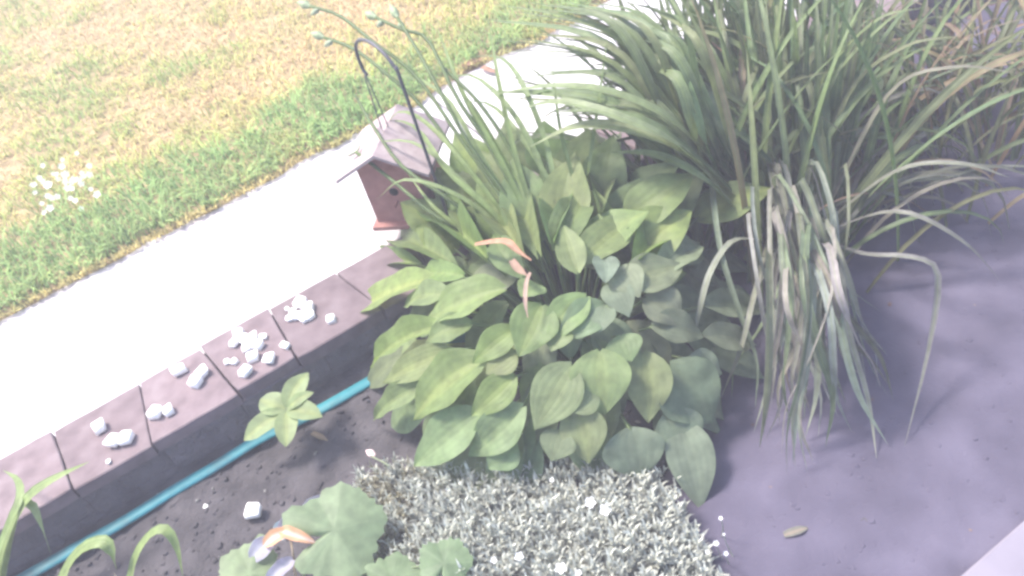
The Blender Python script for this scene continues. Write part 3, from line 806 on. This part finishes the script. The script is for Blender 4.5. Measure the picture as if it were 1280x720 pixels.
# ------------------------------------------------------------------ strap-leaf seedlings in the lower left corner
r = random.Random(2)
def strap_plant(label, foot, blades):
    f = at(*foot); e = empty('strap_leaf_plant', Vector((f.x, f.y, 0)), label, 'plant', 'young strap-leaf plants in the lower left')
    for pts, w, c in blades:
        ribbon('blade', [at(*p) for p in pts], w, M_BLADE, e, n=14, color=(*c, .6), root=.8)
    return e
YG = (.20, .26, .10)
strap_plant('young strap-leaf plant at the lower left corner with a long leaf over the caps', (-8, 800, 0), [
 ([(-8,800,.0),(2,700,.20),(30,632,.32),(62,603,.36),(112,577,.36)], .050, YG),
 ([(-12,800,.0),(-6,710,.2),(12,655,.30),(26,622,.33),(22,600,.33),(4,588,.30)], .032, (.19,.25,.10)),
 ([(-2,800,.0),(6,720,.15),(24,640,.30),(40,632,.31),(52,655,.25),(64,694,.12)], .030, (.22,.27,.13)),
])
strap_plant('young strap-leaf plant with one hooked leaf crossing the teal hose', (70, 810, 0), [
 ([(70,810,.0),(78,730,.14),(100,690,.22),(128,678,.25),(140,690,.22),(146,712,.15)], .048, YG),
])
strap_plant('young strap-leaf plant right of the hose with a single arched leaf', (158, 780, 0), [
 ([(158,780,.0),(166,710,.15),(184,674,.22),(205,662,.25),(221,682,.2),(229,722,.1)], .036, YG),
 ([(158,780,.0),(150,735,.08),(142,715,.12)], .014, (.42,.33,.24)),
])

# ------------------------------------------------------------------ lobed-leaf plant at the bottom
def lobed_mesh(name, seed, lobes=5, depth=.14):
    r = random.Random(seed); V = [(0, 0, 0)]; U = [(.5, 0)]; F = []; n = 60; rings = 5
    rad = []
    for k in range(n):
        a = 2 * math.pi * k / n
        R = 1 - depth * (.5 - .5 * math.cos(lobes * a)) - .03 * (.5 + .5 * math.sin(17 * a + r.uniform(-.8, .8))) + .05 * math.sin(3 * a + seed)
        notch = math.exp(-((a - math.pi) / .22) ** 2); R *= 1 - .72 * notch
        rad.append(R * (1 + .08 * r.uniform(-1, 1)))
    for q in range(1, rings + 1):
        for k in range(n):
            a = 2 * math.pi * k / n; R = rad[k] * q / rings
            x, y = math.sin(a) * R, math.cos(a) * R
            V.append((x * .5, y * .5, -.05 * (q / rings) ** 2 + .008 * math.cos(lobes * a) * q / rings + .02 * math.sin(3 * a + seed) * q / rings))
            U.append((.5 + .5 * abs(((a * lobes / (2 * math.pi) + .5) % 1) - .5) * 2 * q / rings, q / rings))
    for k in range(n): F.append((0, 1 + k, 1 + (k + 1) % n))
    for q in range(rings - 1):
        for k in range(n):
            a = 1 + q * n + k; b_ = 1 + q * n + (k + 1) % n; F.append((a, a + n, b_ + n, b_))
    return mesh(name, V, F, True, U)
LM = [lobed_mesh('lobed_leaf_%d' % k, 60 + k) for k in range(3)]
for me in LM: me.materials.append(M_LOBED)
LF = at(372, 742, 0)
lob = empty('lobed_leaf_plant', Vector((LF.x, LF.y, 0)), 'plant with broad lobed sage-green leaves at the bottom edge', 'plant')
def lobed(px, py, z, wpx, ang, k, color, tilt=(0, 0)):
    c = at(px, py, z); s = wpx * (c - EYE).length / FPX
    n_ = (Vector((0, 0, 1)) + (EYE - c).normalized() * .9 + RIGHT * tilt[0] + UP * tilt[1]).normalized()
    y = (UP * math.cos(ang) + RIGHT * math.sin(ang)); y = (y - n_ * y.dot(n_)).normalized(); x = y.cross(n_).normalized()
    M = Matrix(((x.x * s, y.x * s, n_.x * s, c.x), (x.y * s, y.y * s, n_.y * s, c.y), (x.z * s, y.z * s, n_.z * s, c.z), (0, 0, 0, 1)))
    o = bpy.data.objects.new('leaf', LM[k % 3]); COL.objects.link(o); o.color = color; o.parent = lob
    o.matrix_parent_inverse = Matrix.Translation(lob.location).inverted(); o.matrix_basis = M
    stalk('leaf_stalk', [LF, (LF + c) / 2 + Vector((0, 0, .03)), c - n_ * .004], .005, .003, lob, (.16, .2, .1, 0))
SG = (.155, .205, .115, .3)
lobed(418, 663, .22, 128, 1.2, 0, SG)
lobed(312, 716, .18, 84, -.9, 1, (.175, .225, .12, .3))
lobed(555, 704, .20, 70, .2, 2, (.14, .195, .105, .3))
lobed(492, 728, .18, 76, .1, 1, (.14, .19, .10, .3))
# pale violet and peach withered petals on that plant
PT = [leaf_mesh('petal_%d' % k, 80 + k, fold=.35, droop=.3, wave=.05, ex0=.4, ex1=.5, n=9, m=5) for k in range(2)]
for me in PT: me.materials.append(M_PETAL)
def petal(name, b_, t_, wpx, color, parent, k=0, nrm=None):
    bp, tp = at(*b_), at(*t_); w = wpx * (tp - EYE).length / FPX
    return place_leaf(name, PT[k], bp, tp, (nrm or (EYE - tp).normalized() + Vector((0, 0, .5))).normalized(), w, parent, color)
VIO = (.33, .31, .38, .3); BLU = (.34, .42, .46, .2); PEA = (.62, .37, .22, .6)
petal('withered_petal', (352,668,.20), (388,632,.20), 26, VIO, lob)
petal('withered_petal', (345,672,.20), (368,648,.20), 22, BLU, lob, 1)
petal('withered_petal', (380,640,.19), (408,620,.19), 18, VIO, lob, 1)
petal('withered_petal', (338,676,.20), (312,700,.20), 24, VIO, lob)
petal('withered_petal', (366,700,.18), (330,728,.18), 18, VIO, lob, 1)
petal('dry_petal', (358,664,.24), (325,682,.23), 17, PEA, lob)
petal('dry_petal', (352,664,.24), (387,674,.245), 15, (.62, .36, .22, .5), lob, 1)
stalk('dead_stem', [at(360, 664, .235), at(366, 690, .20), at(372, 742, 0)], .003, .004, lob, (.36, .28, .19, 0))

# ------------------------------------------------------------------ silver ground cover
poly = [(452, 600), (520, 588), (585, 572), (640, 556), (700, 560), (760, 585), (810, 600), (850, 640), (880, 690), (905, 740), (900, 800), (480, 800), (470, 720), (462, 660), (440, 620)]
def inside(x, y):
    c = False; j = len(poly) - 1
    for i in range(len(poly)):
        xi, yi = poly[i]; xj, yj = poly[j]
        if (yi > y) != (yj > y) and x < (xj - xi) * (y - yi) / (yj - yi) + xi: c = not c
        j = i
    return c
SC = at(670, 690, 0)
silver = empty('silver_ground_cover', Vector((SC.x, SC.y, 0)), 'low mound of fine silver-grey foliage with tiny white blooms in front', 'ground cover')
r = random.Random(31); PP = []; HHs = []; WW = []; LE = []; AZ = []; CC = []
cnt = 0
while cnt < 2700:
    x = r.uniform(430, 910); y = r.uniform(550, 800)
    if not inside(x, y): continue
    cnt += 1
    dedge = min(1, min(abs(x - 440), abs(x - 905), abs(y - 560) + 30) / 120)
    hgt = .05 + .11 * dedge * r.uniform(.6, 1.1)
    p = at(x, y, hgt * .6); p.z = 0
    lean = Vector((r.gauss(0, .35), r.gauss(0, .35), 1)).normalized()
    tone = r.random()
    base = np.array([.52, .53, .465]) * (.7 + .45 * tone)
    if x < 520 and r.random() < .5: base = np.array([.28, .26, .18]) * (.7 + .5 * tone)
    nl = r.randint(7, 11)
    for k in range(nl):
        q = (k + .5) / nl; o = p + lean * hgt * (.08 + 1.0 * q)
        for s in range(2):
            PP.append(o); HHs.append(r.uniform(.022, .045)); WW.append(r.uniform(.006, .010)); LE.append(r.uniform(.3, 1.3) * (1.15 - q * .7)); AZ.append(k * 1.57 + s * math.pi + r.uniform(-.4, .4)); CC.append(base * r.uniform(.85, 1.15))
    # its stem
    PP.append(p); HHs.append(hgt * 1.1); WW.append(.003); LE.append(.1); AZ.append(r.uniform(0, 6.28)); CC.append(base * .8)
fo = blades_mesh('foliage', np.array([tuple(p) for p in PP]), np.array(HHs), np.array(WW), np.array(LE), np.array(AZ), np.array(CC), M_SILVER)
fo['kind'] = 'stuff'; fo.parent = silver; fo.matrix_parent_inverse = Matrix.Translation(silver.location).inverted()
def bloom(px, py, z, rad, parent, stem=True, name='flower', color=(.85, .85, .86, 0)):
    c = at(px, py, z); n_ = ((EYE - c).normalized() + Vector((r.uniform(-.4, .4), r.uniform(-.4, .4), .4))).normalized()
    x = n_.orthogonal().normalized(); y = n_.cross(x); V = [c]; F = []; N_ = 30
    for q in range(1, 3):
        for k in range(N_):
            a = 2 * math.pi * k / N_; R = rad * q / 2 * (.62 + .38 * abs(math.cos(2.5 * a)) ** .6); V.append(c + (x * math.cos(a) + y * math.sin(a)) * R + n_ * rad * .25 * (q / 2) ** 2)
    for k in range(N_):
        k2 = (k + 1) % N_; F.append((0, 1 + k, 1 + k2)); F.append((1 + k, 1 + N_ + k, 1 + N_ + k2, 1 + k2))
    o = obj(name, mesh(name, V, F, True, [(.5, .5)] * len(V)), M_PETAL, parent); o.color = color
    if stem: stalk('flower_stalk', [c + Vector((0, 0, -z + .01)) + Vector((r.uniform(-.02, .02), r.uniform(-.02, .02), 0)), c + Vector((.004, 0, -z * .4)), c], .0018, .0015, parent, (.25, .27, .22, 0), n=5, sides=4)
for x, y, z, s in [(738,628,.17,.017),(757,637,.17,.018),(649,696,.17,.014),(701,711,.17,.017),(723,716,.17,.010),(617,700,.16,.010),(901,648,.14,.006),(895,679,.12,.008),(907,692,.11,.007),(884,690,.12,.006),(905,668,.13,.004),(690,600,.15,.008),(560,612,.14,.008),(470,648,.10,.009)]:
    bloom(x, y, z, s, silver)
# pinkish bud on a leaning stem at the left edge of the mound
tipb = at(464, 570, .10)
stalk('flower_stalk', [at(520, 615, .06), at(490, 585, .10), tipb], .0035, .003, silver, (.20, .23, .14, 0))
bud(silver, tipb + Vector((.012, 0, -.004)), tipb - at(490, 585, .10), .045, .014, (.75, .58, .57, 0))

# ------------------------------------------------------------------ white flowering weeds on the lawn
WC = at(78, 232, Z_LAWN)
weed = empty('white_clover', WC, 'patch of small white blooms in the dry lawn at the left', 'flower patch')
r = random.Random(17)
for k in range(46):
    x = 78 + r.gauss(0, 21); y = 230 + r.gauss(0, 17) - (x - 78) * .15
    if not (36 < x < 122 and 192 < y < 268): continue
    bloom(x, y, Z_LAWN + r.uniform(.05, .09), r.uniform(.011, .02), weed, stem=False, color=(.80, .80, .70, 0))

# ------------------------------------------------------------------ withered bits caught on the hosta
def dry_strip(name, pts, w, c, label):
    P = [on_dome(x, y) + Vector((0, 0, dz)) for x, y, dz in pts]
    o = ribbon(name, P, w, M_DRY, None, n=10, color=(*c, .5), vfold=.6, tip=.25)
    return tag(o, label, 'dead leaf')
dry_strip('withered_leaf', [(598,321,.05),(620,321,.06),(640,324,.07),(652,332,.06),(668,340,.05)], .026, (.44,.24,.16), 'orange-tan withered flower curling across the centre of the hosta')
dry_strip('withered_leaf', [(644,340,.05),(652,352,.05),(664,362,.06)], .026, (.34,.22,.17), 'brownish shrivelled leaf scrap below the orange withered flower')
dry_strip('withered_leaf', [(668,358,.06),(663,372,.06),(661,392,.05),(663,408,.04)], .013, (.52,.36,.30), 'thin pale pink dry strip hanging down over a hosta leaf')
dry_strip('withered_leaf', [(824,240,.05),(828,225,.06),(842,213,.07),(866,208,.06)], .014, (.42,.24,.17), 'thin brown dry strip curled on a back hosta leaf')
r = random.Random(9); random.seed(9)
def fallen(px, py, dx, dy, w, c, label, z=.012):
    o = ribbon('fallen_leaf', [at(px - dx, py - dy, z), at(px, py, z + .006), at(px + dx, py + dy, z)], w, M_DRY, None, n=8, color=(*c, .4), tip=.1)
    tag(o, label, 'dead leaf')
fallen(400, 546, 10, 5, .022, (.30, .22, .15), 'small tan fallen leaf on the soil right of the seedling')
fallen(996, 664, 16, -5, .026, (.17, .165, .14), 'pale fallen leaf on the veil-tinted ground in front of the daylily', .026)
fallen(592, 78, 14, -6, .05, (.34, .19, .13), 'reddish-brown dry leaf at the far edge of the walk', Z_WALK + .02)
fallen(612, 88, 10, 4, .035, (.30, .17, .12), 'smaller reddish dry leaf lying on the walk beside the far grass edge', Z_WALK + .015)

# ------------------------------------------------------------------ loose bits on the soil
def scatter(name, n, reg, size, mat, seed, label, cat, flat=.6):
    r = random.Random(seed); V = []; F = []; k = 0
    base = [(-1, -1, 0), (1, -1, 0), (1, 1, 0), (-1, 1, 0), (-.7, -.6, 1), (.6, -.7, 1), (.7, .6, 1), (-.6, .7, 1)]
    fs = [(0, 1, 5, 4), (1, 2, 6, 5), (2, 3, 7, 6), (3, 0, 4, 7), (4, 5, 6, 7)]
    while k < n:
        p = reg(r)
        if p is None: continue
        k += 1; s = r.uniform(*size); a = r.uniform(0, 6.28); q = len(V); ar = r.uniform(.5, 1.8)
        for x, y, z in base:
            x = x * s * ar * r.uniform(.8, 1.2) / 2; y = y * s / 2 * r.uniform(.8, 1.2)
            V.append((p[0] + x * math.cos(a) - y * math.sin(a), p[1] + x * math.sin(a) + y * math.cos(a), p[2] + z * s * flat * r.uniform(.6, 1.1) - .002))
        F += [tuple(i + q for i in f) for f in fs]
    o = obj(name, mesh(name, V, F, False), mat); return tag(o, label, cat, kind='stuff')
def bed_reg(r):
    x, y = r.uniform(-2.6, 1.2), r.uniform(.9, 3.2)
    if x * n_w[0] + y * n_w[1] - c_w > -CAP_W - .01: return None
    return (x, y, float(soil_z(np.array(x), np.array(y))))
scatter('soil_clods', 2200, bed_reg, (.005, .018), M_SOIL, 1, 'dark crumbly clods over the bed soil', 'soil')
scatter('pebbles', 260, bed_reg, (.006, .016), M_PEBBLE, 2, 'tiny pale pebbles and flecks on the dark soil', 'pebbles')
def mulch_reg(r):
    x, y = r.uniform(.9, 4.2), r.uniform(2.3, 5.2)
    if x * n_w[0] + y * n_w[1] - c_w > -CAP_W - .01: return None
    return (x, y, float(soil_z(np.array(x), np.array(y))) + .004)
scatter('mulch', 3200, mulch_reg, (.015, .05), M_MULCH, 3, 'reddish-brown bark mulch behind the daylily at the upper right', 'mulch', .35)

def veil_ground_reg(r):
    x, y = r.uniform(.5, 3.4), r.uniform(.9, 3.2); z = float(veil_ground_z(np.array([[x]]), np.array([[y]]))[0, 0])
    return (x, y, z) if z > float(soil_z(np.array(x), np.array(y))) else None
scatter('veil_ground_grit', 3000, veil_ground_reg, (.004, .016), M_VEIL_SOIL, 6, 'fine grit loose on the veil-tinted ground', 'grit', .22)
scatter('veil_ground_crumbs', 160, veil_ground_reg, (.004, .012), M_MULCH, 7, 'scattered brown crumbs on the veil-tinted ground', 'debris', .2)

# pale slab at the lower right corner
b = MB(); q = [at(1195, 724, .05), at(1284, 646, .05), at(1500, 760, .05), at(1340, 900, .05)]
b.prism([(p.x, p.y) for p in reversed(q)], -.02, .05, .008)
tag(b.build('paving_slab', M_SLAB), 'pale smooth concrete slab at the lower right corner', 'slab')

# thin even volume added to stand in for glare on the window
hb = MB(); hb.box((0, 0, 0.85), 170, 170, 3.9)
hz = hb.build('glare_veil', None); tag(hz, kind='stuff')
hm = bpy.data.materials.new('glare_veil'); hm.use_nodes = True; hn = hm.node_tree
hn.nodes.remove(hn.nodes['Principled BSDF'])
pv = hn.nodes.new('ShaderNodeVolumePrincipled'); pv.inputs['Density'].default_value = 0.024; pv.inputs['Color'].default_value = (.93, .90, 1.0, 1)
hn.links.new(pv.outputs[0], hn.nodes['Material Output'].inputs['Volume']); hz.data.materials.append(hm)
